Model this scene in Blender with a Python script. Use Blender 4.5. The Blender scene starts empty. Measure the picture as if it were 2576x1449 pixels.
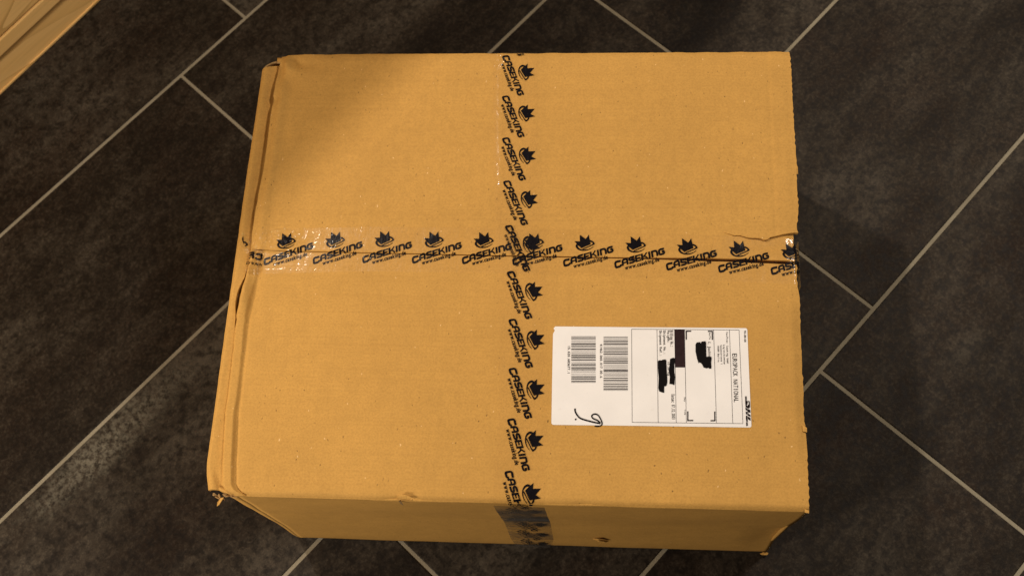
import bpy, bmesh, math, random
from mathutils import Vector, Matrix, noise
random.seed(7)
sc = bpy.context.scene
COL = sc.collection

# ------------------------------------------------------------------ camera
CAM_POS = Vector((0.0, 0.0, 1.30379))
CAM_ROT = Matrix(((0.99647736, -0.01143738, 0.08307858),
                  (0.04004932, 0.93529083, -0.35160648),
                  (-0.07368117, 0.35369514, 0.9324542)))
FOC = 1.08201905                       # focal length / sensor width
cd = bpy.data.cameras.new('camera')
cam = bpy.data.objects.new('camera', cd)
COL.objects.link(cam)
m4 = CAM_ROT.to_4x4()
m4.translation = CAM_POS
cam.matrix_world = m4
cd.sensor_width = 36.0
cd.lens = 36.0 * FOC
cd.clip_start = 0.02
cd.clip_end = 50
cd.dof.use_dof = True
cd.dof.focus_distance = 1.10
cd.dof.aperture_fstop = 8.0
sc.camera = cam

# ------------------------------------------------------------------ world, lamps, exposure
wd = bpy.data.worlds.new('World')
sc.world = wd
wd.use_nodes = True
bgn = wd.node_tree.nodes['Background']
bgn.inputs[0].default_value = (1.0, 0.86, 0.72, 1)
bgn.inputs[1].default_value = 0.045

def lamp(name, pos, target, power, size, col=(1.0, 0.865, 0.735)):
    ld = bpy.data.lights.new(name, 'AREA')
    ld.shape = 'DISK'
    ld.size = size
    ld.energy = power
    ld.color = col
    o = bpy.data.objects.new(name, ld)
    COL.objects.link(o)
    o.location = pos
    o.rotation_euler = (Vector(target) - Vector(pos)).to_track_quat('-Z', 'Y').to_euler()
    return o

lamp('room_lamp', (-1.23, 1.53, 2.40), (-0.1, 0.45, 0.27), 36, 0.08)
lamp('ceiling_lamp', (1.10, 1.25, 2.10), (-0.2, 0.45, 0.2), 27, 0.30)
lamp('fill_lamp', (-1.05, -0.42, 0.78), (-0.2, 0.2, 0.1), 11.8, 0.25)  # added unseen fill, low on the left, to brighten the front wall

sc.view_settings.view_transform = 'Standard'
sc.view_settings.look = 'None'
sc.view_settings.exposure = 0.0
sc.view_settings.gamma = 1.0
sc.view_settings.use_curve_mapping = False
sc.render.engine = 'CYCLES'

# ------------------------------------------------------------------ helpers: picture point -> place on a plane
H = 0.26877                            # height of the box top
FP = FOC * 2576.0
def ray(px, py):
    return CAM_ROT @ Vector((px - 1288.0, -(py - 724.5), -FP))
def hit(px, py, z=H):
    d = ray(px, py)
    t = (z - CAM_POS.z) / d.z
    return CAM_POS + t * d
def polyf(pts, key, z=H):
    """list of picture points -> function giving x at y (key='y') or y at x (key='x') on the plane z"""
    q = [hit(a, b, z) for a, b in pts]
    arr = sorted([(p.y, p.x) for p in q]) if key == 'y' else sorted([(p.x, p.y) for p in q])
    def f(k):
        if k <= arr[0][0]: return arr[0][1]
        for (a, va), (b, vb) in zip(arr, arr[1:]):
            if k <= b:
                return va + (vb - va) * (k - a) / max(b - a, 1e-9)
        return arr[-1][1]
    return f
def lerp(a, b, t): return a + (b - a) * t
def clamp(x, a=0.0, b=1.0): return max(a, min(b, x))
def smooth(a, b, x):
    t = clamp((x - a) / (b - a)); return t * t * (3 - 2 * t)
def nz(x, y, z=0.0): return noise.noise(Vector((x, y, z)))

TA = 0.858722241                       # direction of the long tile joints
DU = Vector((math.cos(TA), math.sin(TA), 0))
DN = Vector((math.sin(TA), -math.cos(TA), 0))

def mesh_obj(name, verts, faces, mat, parent=None, shade=False):
    me = bpy.data.meshes.new(name)
    me.from_pydata([tuple(v) for v in verts], [], faces)
    me.update()
    me.materials.append(mat)
    if shade:
        me.polygons.foreach_set('use_smooth', [True] * len(me.polygons))
    o = bpy.data.objects.new(name, me)
    COL.objects.link(o)
    if parent: o.parent = parent
    return o
def bm_obj(name, bm, mat, parent=None, shade=False):
    me = bpy.data.meshes.new(name)
    bm.to_mesh(me); bm.free()
    me.materials.append(mat)
    if shade:
        me.polygons.foreach_set('use_smooth', [True] * len(me.polygons))
    o = bpy.data.objects.new(name, me)
    COL.objects.link(o)
    if parent: o.parent = parent
    return o
def thing(name, label, cat, loc=(0, 0, 0)):
    o = bpy.data.objects.new(name, None)
    COL.objects.link(o)
    o.location = loc
    o['label'] = label; o['category'] = cat
    return o

# ------------------------------------------------------------------ materials
class NT:
    def __init__(self, name):
        self.m = bpy.data.materials.new(name)
        self.m.use_nodes = True
        self.t = self.m.node_tree
        self.t.nodes.clear()
        self.out = self.n('ShaderNodeOutputMaterial')
    def n(self, typ, **kw):
        nd = self.t.nodes.new(typ)
        for k, v in kw.items():
            if k.startswith('i_'):
                nd.inputs[k[2:].replace('_', ' ')].default_value = v
            else:
                setattr(nd, k, v)
        return nd
    def l(self, a, b): self.t.links.new(a, b)
    def val(self, sock, v):
        if isinstance(v, bpy.types.NodeSocket): self.l(v, sock)
        else: sock.default_value = v
    def math(self, op, a, b=0.0, c=0.0, clampv=False):
        nd = self.n('ShaderNodeMath', operation=op, use_clamp=clampv)
        for s, v in zip(nd.inputs, (a, b, c)): self.val(s, v)
        return nd.outputs[0]
    def mix(self, fac, a, b, mode='MIX'):
        nd = self.n('ShaderNodeMix', data_type='RGBA', blend_type=mode)
        self.val(nd.inputs[0], fac)
        self.val(nd.inputs[6], a); self.val(nd.inputs[7], b)
        return nd.outputs[2]
    def ramp(self, fac, stops):
        nd = self.n('ShaderNodeValToRGB')
        el = nd.color_ramp.elements
        while len(el) < len(stops): el.new(0.5)
        for e, (p, c) in zip(el, stops):
            e.position = p
            e.color = c if len(c) == 4 else (*c, 1)
        self.val(nd.inputs[0], fac)
        return nd.outputs[0]
    def rng(self, v, a, b, c=0.0, d=1.0):
        nd = self.n('ShaderNodeMapRange')
        nd.clamp = True
        for s, x in zip(nd.inputs, (v, a, b, c, d)): self.val(s, x)
        return nd.outputs[0]
    def coord(self, scale=(1, 1, 1), loc=(0, 0, 0), rot=(0, 0, 0), src=None, kind='Object'):
        if src is None: src = self.n('ShaderNodeTexCoord').outputs[kind]
        mp = self.n('ShaderNodeMapping')
        mp.inputs['Scale'].default_value = scale
        mp.inputs['Location'].default_value = loc
        mp.inputs['Rotation'].default_value = rot
        self.l(src, mp.inputs[0])
        return mp.outputs[0]
    def noise(self, vec, scale, detail=2.0, rough=0.5, dist=0.0, col=False):
        nd = self.n('ShaderNodeTexNoise')
        self.l(vec, nd.inputs['Vector'])
        nd.inputs['Scale'].default_value = scale
        nd.inputs['Detail'].default_value = detail
        nd.inputs['Roughness'].default_value = rough
        nd.inputs['Distortion'].default_value = dist
        return nd.outputs['Color' if col else 'Fac']
    def bump(self, h, strength, dist, normal=None):
        nd = self.n('ShaderNodeBump')
        nd.inputs['Strength'].default_value = strength
        nd.inputs['Distance'].default_value = dist
        self.l(h, nd.inputs['Height'])
        if normal: self.l(normal, nd.inputs['Normal'])
        return nd.outputs[0]
    def bsdf(self, col, rough, normal=None, spec=0.5):
        b = self.n('ShaderNodeBsdfPrincipled')
        self.val(b.inputs['Base Color'], col)
        self.val(b.inputs['Roughness'], rough)
        b.inputs['Specular IOR Level'].default_value = spec
        if normal: self.l(normal, b.inputs['Normal'])
        self.l(b.outputs[0], self.out.inputs[0])
        return b

def mat_kraft(name, base, speck=1.0):
    k = NT(name)
    v = k.coord(kind='Object')
    big = k.noise(v, 9, 3, 0.55)
    mid = k.noise(v, 70, 5, 0.68)
    fine = k.noise(v, 480, 3, 0.7)
    streak = k.noise(k.coord((4, 420, 420)), 1.0, 3, 0.6)
    flute = k.noise(k.coord((150, 3, 3)), 1.0, 2, 0.5)
    c = k.mix(k.rng(big, 0.3, 0.7), tuple(x * 0.94 for x in base) + (1,), tuple(x * 1.05 for x in base) + (1,))
    c = k.mix(k.rng(mid, 0.36, 0.68, 0.0, 0.30), c, tuple(x * 0.72 for x in base) + (1,))
    c = k.mix(k.rng(fine, 0.42, 0.72, 0.0, 0.40), c, (base[0] * 0.55, base[1] * 0.52, base[2] * 0.5, 1))
    c = k.mix(k.rng(streak, 0.45, 0.8, 0.0, 0.22), c, (base[0] * 0.66, base[1] * 0.63, base[2] * 0.6, 1))
    c = k.mix(k.rng(flute, 0.4, 0.7, 0.0, 0.07), c, (base[0] * 0.6, base[1] * 0.6, base[2] * 0.6, 1))
    # dark and pale fibres scattered in the paper
    for sc_, thr, cc, am in ((120, 0.085, (0.06, 0.035, 0.012, 1), 0.7), (210, 0.14, (0.13, 0.07, 0.02, 1), 0.65), (160, 0.10, (0.90, 0.62, 0.30, 1), 0.7)):
        vo = k.n('ShaderNodeTexVoronoi')
        vo.inputs['Scale'].default_value = sc_
        wob = k.n('ShaderNodeMixRGB', blend_type='ADD')
        wob.inputs[0].default_value = 0.004
        k.l(k.coord((1.0, 0.55, 1.0), (sc_ * 0.37, thr * 11, 0)), wob.inputs[1])
        k.l(k.noise(v, 160, 2, 0.5, 0, True), wob.inputs[2])
        k.l(wob.outputs[0], vo.inputs['Vector'])
        pick = k.n('ShaderNodeSeparateColor')
        k.l(vo.outputs['Color'], pick.inputs[0])
        msk = k.math('MULTIPLY', k.rng(vo.outputs['Distance'], thr, thr * 0.5), k.math('GREATER_THAN', pick.outputs[0], 0.80))
        c = k.mix(k.math('MULTIPLY', msk, am * speck), c, cc)
    hgt = k.math('ADD', k.math('MULTIPLY', fine, 0.5), k.math('MULTIPLY', mid, 0.8))
    hgt = k.math('ADD', hgt, k.math('MULTIPLY', streak, 0.35))
    nrm = k.bump(hgt, 0.28, 0.0012)
    nrm = k.bump(k.noise(v, 14, 2, 0.5), 0.25, 0.006, nrm)
    k.bsdf(c, 0.78, nrm, 0.22)
    return k.m
KRAFT = (0.592, 0.328, 0.078)
M_KRAFT = mat_kraft('kraft_cardboard', KRAFT)
M_TORN = mat_kraft('torn_cardboard', (0.42, 0.26, 0.10), 0.6)

def mat_film(name, rough, tint, wr=1.0, haze=0.0):
    k = NT(name)
    v = k.coord(kind='Object')
    wr1 = k.noise(k.coord((60, 22, 60)), 1.0, 4, 0.6, 0.6)
    wr2 = k.noise(v, 240, 3, 0.6)
    wr3 = k.noise(k.coord((12, 260, 40)), 1.0, 2, 0.5)
    hgt = k.math('ADD', k.math('MULTIPLY', wr1, 1.0), k.math('MULTIPLY', wr2, 0.22))
    hgt = k.math('ADD', hgt, k.math('MULTIPLY', wr3, 0.22))
    nrm = k.bump(hgt, 0.30 * wr, 0.002)
    fr = k.n('ShaderNodeFresnel')
    gb = k.n('ShaderNodeNewGeometry').outputs['Backfacing']   # a thin film looks the same from both sides
    k.l(k.math('ADD', 1.55, k.math('MULTIPLY', gb, 1 / 1.55 - 1.55)), fr.inputs[0])
    tr = k.n('ShaderNodeBsdfTransparent'); tr.inputs[0].default_value = (*tint, 1)
    gl = k.n('ShaderNodeBsdfGlossy'); gl.inputs[0].default_value = (1, 1, 1, 1); gl.inputs['Roughness'].default_value = rough
    k.l(nrm, gl.inputs['Normal'])
    mx = k.n('ShaderNodeMixShader')
    k.l(k.math('MULTIPLY', k.math('POWER', fr.outputs[0], 1.75), 2.9, clampv=True), mx.inputs[0])
    g2 = k.n('ShaderNodeBsdfGlossy'); g2.inputs['Roughness'].default_value = 0.30
    k.l(nrm, g2.inputs['Normal'])
    gm = k.n('ShaderNodeMixShader')
    k.l(k.rng(k.noise(v, 30, 3, 0.6), 0.35, 0.65, 0.25, 0.75), gm.inputs[0])
    k.l(gl.outputs[0], gm.inputs[1]); k.l(g2.outputs[0], gm.inputs[2])
    k.l(tr.outputs[0], mx.inputs[1]); k.l(gm.outputs[0], mx.inputs[2])
    k.l(mx.outputs[0], k.out.inputs[0])
    return k.m
M_FILM = mat_film('clear_tape_film', 0.075, (1.0, 0.998, 0.99))
M_CRUMPLE = mat_film('crumpled_tape_film', 0.07, (0.90, 0.88, 0.85), 2.2)

def mat_flat(name, col, rough=0.6, var=0.0, spec=0.4):
    k = NT(name)
    c = (*col, 1)
    if var:
        c = k.mix(k.rng(k.noise(k.coord(), 160, 3, 0.6), 0.35, 0.7, 0, var), c, tuple(min(1, x * 3 + 0.02) for x in col) + (1,))
    k.bsdf(c, rough, None, spec)
    return k.m
M_INK = mat_flat('black_tape_print', (0.005, 0.004, 0.006), 0.8, 0.0, 0.03)
M_THERMAL = mat_flat('thermal_print', (0.014, 0.008, 0.008), 0.8, 0.0, 0.04)
M_BLOCK = mat_flat('thermal_block', (0.022, 0.011, 0.012), 0.7, 0.15, 0.08)
M_MARKER = mat_flat('felt_marker', (0.003, 0.002, 0.002), 0.6, 0.0, 0.08)
def mat_label():
    k = NT('label_paper')
    v = k.coord()
    c = k.mix(k.rng(k.noise(v, 25, 3, 0.5), 0.3, 0.7), (0.80, 0.785, 0.76, 1), (0.86, 0.845, 0.82, 1))
    c = k.mix(k.rng(k.noise(v, 240, 3, 0.65), 0.62, 0.8, 0, 0.25), c, (0.55, 0.5, 0.45, 1))
    k.bsdf(c, 0.5, k.bump(k.noise(v, 30, 2, 0.5), 0.1, 0.002), 0.4)
    return k.m
M_LABEL = mat_label()

def mat_tile():
    k = NT('slate_tile')
    oi = k.n('ShaderNodeObjectInfo')
    tc = k.n('ShaderNodeTexCoord').outputs['Object']
    off = k.n('ShaderNodeCombineXYZ')
    k.l(k.math('MULTIPLY', oi.outputs['Random'], 37.0), off.inputs[0])
    k.l(k.math('MULTIPLY', oi.outputs['Random'], 91.0), off.inputs[1])
    k.l(k.math('MULTIPLY', oi.outputs['Random'], 13.0), off.inputs[2])
    ad = k.n('ShaderNodeVectorMath', operation='ADD')
    k.l(tc, ad.inputs[0]); k.l(off.outputs[0], ad.inputs[1])
    v = ad.outputs[0]
    cloud = k.noise(k.coord((1.0, 2.4, 1.0), src=v), 2.6, 4, 0.55, 0.5)
    cloud2 = k.noise(k.coord((1.0, 2.2, 1.0), (5, 3, 1), src=v), 9.0, 4, 0.6, 0.5)
    rust = k.noise(k.coord((1.0, 2.0, 1.0), (11, 7, 2), src=v), 5.0, 3, 0.5, 0.3)
    grain = k.noise(v, 250, 4, 0.75)
    grain2 = k.noise(v, 95, 4, 0.75)
    m = k.math('ADD', k.math('MULTIPLY', cloud, 0.62), k.math('MULTIPLY', cloud2, 0.38))
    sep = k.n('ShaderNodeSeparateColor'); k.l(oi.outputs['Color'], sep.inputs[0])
    m = k.math('ADD', m, k.math('SUBTRACT', sep.outputs[0], 0.5))   # each tile shifted lighter or darker by its object colour
    c = k.ramp(m, [(0.36, (0.0075, 0.0047, 0.0026)), (0.46, (0.0190, 0.0134, 0.0083)), (0.54, (0.0360, 0.0282, 0.0195)), (0.65, (0.0720, 0.0612, 0.0455))])
    c = k.mix(k.rng(rust, 0.48, 0.72, 0, 0.55), c, (0.020, 0.0095, 0.0045, 1))
    sp = k.math('MULTIPLY', k.rng(grain, 0.46, 0.72), k.rng(m, 0.36, 0.62, 0.25, 1.0))
    c = k.mix(k.math('MULTIPLY', sp, 0.62), c, (0.125, 0.102, 0.072, 1))
    dk = k.math('MULTIPLY', k.rng(grain2, 0.56, 0.38), 0.75)
    c = k.mix(dk, c, (0.0060, 0.0042, 0.0030, 1))
    # pale streak of tile pattern left of the box, some gloss painted into it
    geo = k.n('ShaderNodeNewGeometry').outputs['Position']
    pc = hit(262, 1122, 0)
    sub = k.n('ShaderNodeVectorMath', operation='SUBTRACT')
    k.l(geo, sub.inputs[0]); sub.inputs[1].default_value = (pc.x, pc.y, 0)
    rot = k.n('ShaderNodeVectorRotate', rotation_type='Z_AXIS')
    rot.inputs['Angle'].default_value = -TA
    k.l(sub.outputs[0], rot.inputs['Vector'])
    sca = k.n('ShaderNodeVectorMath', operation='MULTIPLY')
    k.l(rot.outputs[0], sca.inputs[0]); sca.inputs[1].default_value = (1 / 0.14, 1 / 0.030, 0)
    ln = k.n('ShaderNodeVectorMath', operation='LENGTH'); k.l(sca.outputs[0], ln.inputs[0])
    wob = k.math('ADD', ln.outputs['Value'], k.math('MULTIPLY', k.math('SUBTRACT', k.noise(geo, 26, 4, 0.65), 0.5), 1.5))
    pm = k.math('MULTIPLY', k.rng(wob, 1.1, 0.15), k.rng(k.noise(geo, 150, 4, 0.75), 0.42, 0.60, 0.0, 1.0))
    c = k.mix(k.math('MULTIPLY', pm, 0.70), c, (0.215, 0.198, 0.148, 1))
    hgt = k.math('ADD', k.math('MULTIPLY', grain, 0.4), k.math('MULTIPLY', grain2, 0.8))
    nrm = k.bump(hgt, 0.35, 0.0018)
    k.bsdf(c, k.rng(grain2, 0.3, 0.7, 0.55, 0.72), nrm, 0.16)
    return k.m
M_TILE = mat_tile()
def mat_grout():
    k = NT('cement_grout')
    v = k.coord()
    c = k.mix(k.rng(k.noise(v, 14, 4, 0.6), 0.3, 0.7), (0.255, 0.224, 0.155, 1), (0.335, 0.298, 0.215, 1))
    c = k.mix(k.rng(k.noise(v, 700, 2, 0.6), 0.45, 0.75, 0, 0.5), c, (0.16, 0.14, 0.10, 1))
    k.bsdf(c, 0.9, k.bump(k.noise(v, 600, 3, 0.6), 0.4, 0.0012), 0.2)
    return k.m
M_GROUT = mat_grout()
def mat_wood():
    k = NT('birch_wood')
    v = k.coord()
    st = k.coord((2.2, 8.0, 11.0))
    n1 = k.noise(st, 1.0, 2, 0.4, 0.5)
    rings = k.math('FRACT', k.math('MULTIPLY', n1, 11.0))
    line = k.math('MULTIPLY', k.rng(rings, 0.0, 0.16, 1.0, 0.0), k.rng(k.noise(v, 9, 2), 0.35, 0.55))
    fib = k.noise(k.coord((14, 300, 300)), 1.0, 3, 0.6)
    c = k.mix(k.rng(rings, 0.0, 1.0), (0.82, 0.51, 0.175, 1), (0.90, 0.58, 0.22, 1))
    c = k.mix(k.math('MULTIPLY', line, 0.60), c, (0.36, 0.19, 0.045, 1))
    c = k.mix(k.rng(fib, 0.4, 0.75, 0, 0.22), c, (0.48, 0.28, 0.08, 1))
    k.bsdf(c, 0.42, k.bump(fib, 0.05, 0.001), 0.4)
    return k.m
M_WOOD = mat_wood()
M_STEEL = mat_flat('brushed_steel', (0.45, 0.44, 0.42), 0.35, 0.0, 0.5)

# ------------------------------------------------------------------ floor: grout bed with one object for each tile
PITCH, TL, GW = 0.305, 0.5918, 0.0046
U3 = -0.36374
VJ = {0: 0.3438, 1: 0.2204, 2: 0.6876, 3: 0.5701, 4: 0.4649}
def uv(u, v, z=0.0):
    p = DN * u + DU * v
    return Vector((p.x, p.y, z))
k0, k1 = -1, 9
ulo, uhi = U3 + PITCH * (k0 - 3), U3 + PITCH * (k1 - 3)
vlo, vhi = -1.35, 2.05
g = 24
gv, gf = [], []
for i in range(g + 1):
    for j in range(g + 1):
        gv.append(uv(lerp(ulo, uhi, i / g), lerp(vlo, vhi, j / g), -0.0011))
for i in range(g):
    for j in range(g):
        a = i * (g + 1) + j
        gf.append((a, a + 1, a + g + 2, a + g + 1))
floor = mesh_obj('floor', gv, gf, M_GROUT)
floor['kind'] = 'structure'
floor['label'] = 'sand coloured grout bed under the dark floor tiles'

def tile_mesh(lx, ly):
    c, d = 0.0010, 0.0009
    hx, hy = lx / 2, ly / 2
    V, F = [], []
    for (ix, z) in ((0.0, -0.008), (0.0, -d), (c * 0.45, -d * 0.28), (c * 1.3, 0.0)):
        V += [(-hx + ix, -hy + ix, z), (hx - ix, -hy + ix, z), (hx - ix, hy - ix, z), (-hx + ix, hy - ix, z)]
    for r in range(3):
        for q in range(4):
            a, b = r * 4 + q, r * 4 + (q + 1) % 4
            F.append((a, b, b + 4, a + 4))
    F.append((12, 13, 14, 15))
    me = bpy.data.meshes.new('tile')
    me.from_pydata(V, [], F); me.update()
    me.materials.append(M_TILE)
    return me
tiles = []
full_tile = tile_mesh(TL - GW, PITCH - GW)
for k in range(k0, k1):
    vj = VJ.get(k, 0.0)
    if k not in VJ:
        vj = 0.3438 - 0.117 * k
    m = math.floor((vlo - vj) / TL) - 1
    while True:
        va = vj + m * TL
        vb = va + TL
        m += 1
        if vb <= vlo + 0.05: continue
        if va >= vhi - 0.05: break
        ca, cb = max(va, vlo), min(vb, vhi)
        me = full_tile if cb - ca > TL - 1e-4 else tile_mesh(cb - ca - GW, PITCH - GW)
        t = bpy.data.objects.new('tile', me)
        COL.objects.link(t)
        t.parent = floor
        c = uv(U3 + PITCH * (k - 3 + 0.5), (ca + cb) / 2)
        t.location = (c.x, c.y, random.uniform(-0.00012, 0.00012))
        t.rotation_euler = (0, 0, TA)
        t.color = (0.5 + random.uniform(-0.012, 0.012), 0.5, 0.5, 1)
        tiles.append((U3 + PITCH * (k - 3), ca, cb, t))
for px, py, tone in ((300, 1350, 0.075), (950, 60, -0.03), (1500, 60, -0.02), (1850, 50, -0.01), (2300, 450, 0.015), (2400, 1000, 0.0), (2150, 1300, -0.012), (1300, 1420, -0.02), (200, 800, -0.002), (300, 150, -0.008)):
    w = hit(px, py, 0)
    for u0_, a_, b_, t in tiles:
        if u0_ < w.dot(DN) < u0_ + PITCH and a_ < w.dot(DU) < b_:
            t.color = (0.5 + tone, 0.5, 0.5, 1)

# ------------------------------------------------------------------ wooden cabinet at the edge of the floor
ca_, cb_ = hit(0, 244, 0), hit(258, 0, 0)
cdir = (cb_ - ca_).normalized()
cang = math.atan2(cdir.y, cdir.x)
cab = thing('wooden_cabinet', 'pale birch wooden cabinet standing on the dark tiles behind the box', 'cabinet', (cb_.x, cb_.y, 0))
cab.rotation_euler = (0, 0, cang)
# local frame: x along the front, y into the cabinet, z up
def cab_box(name, x0, x1, y0, y1, z0, z1, bev=0.002, seg=2, mat=None, parent=None):
    bm = bmesh.new()
    bmesh.ops.create_cube(bm, size=1)
    for v in bm.verts:
        v.co = Vector((lerp(x0, x1, v.co.x + 0.5), lerp(y0, y1, v.co.y + 0.5), lerp(z0, z1, v.co.z + 0.5)))
    bmesh.ops.bevel(bm, geom=bm.edges[:], offset=bev, segments=seg, affect='EDGES', profile=0.6)
    o = bm_obj(name, bm, mat or M_WOOD, parent or cab, False)
    return o
CX0, CX1 = -1.05, 0.95
CH = 1.125
cab_box('floor_strip', CX0, CX1, 0.0020, 0.006, 0.0, 0.0032, 0.0006)
cab_box('plinth', CX0, CX1, 0.004, 0.022, 0.0005, 0.0655, 0.001)
cab_box('bottom_rail', CX0, CX1, -0.011, 0.40, 0.0660, 0.0885, 0.002, 3)
cab_box('side_panel', CX0, CX0 + 0.018, -0.006, 0.40, 0.089, CH - 0.031, 0.0015)
cab_box('side_panel', CX1 - 0.018, CX1, -0.006, 0.40, 0.089, CH - 0.031, 0.0015)
cab_box('back_panel', CX0, CX1, 0.4005, 0.412, 0.0, CH - 0.031, 0.001)
cab_box('worktop', CX0 - 0.01, CX1 + 0.01, -0.04, 0.43, CH - 0.030, CH, 0.004, 3)
dw = (CX1 - CX0) / 3
for i in range(3):
    x0 = CX0 + i * dw + 0.0015
    d = cab_box('door', x0, x0 + dw - 0.003, -0.0115, 0.0065, 0.0915, CH - 0.034, 0.005, 4)
    xm = x0 + dw - 0.06
    bm = bmesh.new()
    for (za, zb, ya, yb, r) in ((0.78, 0.92, -0.037, -0.029, 0.006), (0.79, 0.798, -0.030, -0.0110, 0.006), (0.902, 0.910, -0.030, -0.0110, 0.006)):
        q = bmesh.ops.create_cube(bm, size=1)['verts']
        for v in q:
            v.co = Vector((xm + v.co.x * 2 * r, lerp(ya, yb, v.co.y + 0.5), lerp(za, zb, v.co.z + 0.5)))
    bm_obj('handle', bm, M_STEEL, d)

# ------------------------------------------------------------------ cardboard box
XR = 0.1905
YF, YR = 0.1760, 0.6645
box = thing('cardboard_box', 'large taped brown cardboard parcel with a white shipping label, resting on the tiles', 'box', (-0.09, 0.42, 0))
BOFF = Vector((-0.09, 0.42, 0))
def rel(v): return Vector(v) - BOFF
def bobj(name, verts, faces, mat, parent=None, shade=False):
    o = mesh_obj(name, [rel(v) for v in verts], faces, mat, parent or box, shade)
    return o

seam = polyf([(560, 627), (646, 629), (749, 633), (804, 634), (948, 637.5), (1042, 639), (1242, 644), (1402, 646.5), (1535, 649), (1754, 653.5), (1863, 656), (1984, 661), (2030, 663)], 'x')
def gap(x): return lerp(0.0006, 0.0011, smooth(-0.36, 0.0, x)) + 0.0030 * smooth(0.0, 0.16, x) * (0.9 + 0.35 * nz(x * 45, 17.0))
rear_left = polyf([(704.6, 137), (701.4, 155), (695.5, 191), (686.5, 241), (687.5, 249), (685.6, 257), (679.7, 291), (670.6, 364), (661.5, 427), (648, 491), (645, 514), (643.4, 516), (638, 554), (633.4, 584), (630.6, 628)], 'y')
OUT_PTS = [(661.5, 166), (658, 191), (644.5, 282), (622, 430), (601.5, 575), (576.5, 752), (549, 950), (534.4, 1061), (520, 1162), (517.7, 1193), (521.8, 1236)]
out_a, out_b = polyf(OUT_PTS, 'y', H - 0.0040), polyf(OUT_PTS, 'y', H - 0.0092)
def outer_left(y): return lerp(out_a(y), out_b(y), smooth(0.40, 0.47, y))
crack = polyf([(630, 630), (626, 660), (620, 695), (610, 728), (600, 769), (592, 819), (587, 875), (580, 935), (572, 1001), (566, 1036), (563.6, 1087), (559.5, 1162), (559, 1216), (563, 1228), (572, 1236), (588, 1243), (590, 1250)], 'y')
rear_right = polyf([(1986, 126), (1987.6, 134), (1988.4, 148), (1991.6, 196), (1994, 255), (1998, 327), (2003, 400), (2005, 426), (2003.5, 430), (2005.5, 490), (2008, 509), (2008.5, 527), (2006, 555), (2004, 570), (2006.5, 588)], 'y')
front_right = polyf([(2004, 662), (2005, 718), (2009, 730), (2011, 737), (2012, 759), (2013, 770), (2014, 797), (2016, 853), (2018.5, 917), (2022, 977), (2024, 1059), (2027.5, 1074), (2027.5, 1082), (2029, 1106), (2031.8, 1158), (2033.5, 1209), (2035.6, 1291)], 'y')

def relief(x, y):
    """slow waviness of the lid"""
    return 0.0010 * nz(x * 5, y * 5, 3.1) + 0.00035 * nz(x * 17, y * 17, 8.2)
def rear_z(x, y):
    d = x - rear_left(y)
    z = H + 0.0008 + relief(x, y)
    z += -0.0022 * (1 - smooth(0.0, 0.0085, d)) + 0.0009 * math.exp(-((d - 0.010) / 0.004) ** 2) - 0.0004 * math.exp(-((d - 0.020) / 0.005) ** 2)
    # crumpled rear left corner with fold lines running out of it
    r = math.hypot(x - rear_left(YR), y - YR)
    ang = math.atan2(YR - y, x - rear_left(YR))
    w = math.exp(-(r / 0.042) ** 2)
    z += w * (-0.0030 + 0.0032 * math.sin(ang * 7.0 + r * 60) * smooth(0.004, 0.02, r))
    # notch pressed into the left edge
    n = hit(690, 250)
    z += -0.0022 * math.exp(-((x - n.x) / 0.006) ** 2 - ((y - n.y) / 0.006) ** 2)
    # rear fold
    z -= 0.0030 * (1 - smooth(0.0, 0.005, YR - y)) ** 1.5
    # long scored line by the right hand end
    z -= 0.0005 * math.exp(-((x - (XR - 0.020)) / 0.0016) ** 2) + 0.0008 * smooth(XR - 0.006, XR, x)
    return z
def front_z(x, y):
    d = x - crack(y)
    low = smooth(0.43, 0.36, y)
    z = H + relief(x, y)
    amp = 0.55 + 0.45 * nz(y * 18, 1.5) + 0.3
    rid = smooth(-0.001, 0.0022, d) * (1 - smooth(0.0088, 0.0118, d)) * 0.0024 - 0.0016 * math.exp(-((d - 0.0128) / 0.0019) ** 2) - 0.0012 * (1 - smooth(0, 0.002, d))
    z += rid * amp * lerp(0.3, 1.0, low)
    # deep buckle beside the torn stretch next to the tape
    n = hit(640, 735)
    z += 0.0030 * math.exp(-((x - n.x + 0.010) / 0.006) ** 2 - ((y - n.y) / 0.022) ** 2) - 0.0018 * math.exp(-((x - n.x) / 0.007) ** 2 - ((y - n.y) / 0.026) ** 2)
    # front fold, slightly raised and worn
    z += 0.0005 * math.exp(-((y - YF - 0.010) / 0.006) ** 2)
    z -= 0.0034 * (1 - smooth(0.0, 0.0045, y - YF)) ** 1.6
    # knock in the front fold
    n = hit(1015, 1252)
    e = math.exp(-((x - n.x) / 0.012) ** 2 - ((y - n.y) / 0.006) ** 2)
    z += e * (-0.0030 + 0.0022 * math.sin((y - n.y) * 700))
    n = hit(1475, 1272)
    z -= 0.0012 * math.exp(-((x - n.x) / 0.008) ** 2 - ((y - n.y) / 0.005) ** 2)
    # right hand edge bent down a little
    z -= 0.0022 * smooth(0.009, 0.0, front_right(y) - x) * smooth(0.20, 0.26, y) * smooth(0.39, 0.36, y)
    return z
def ragged(y, seed, amp=0.0009):
    return amp * (nz(y * 160, seed) + 0.6 * nz(y * 420, seed + 4)) + 0.00035 * math.sin(y * 2 * math.pi / 0.0075)

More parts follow.
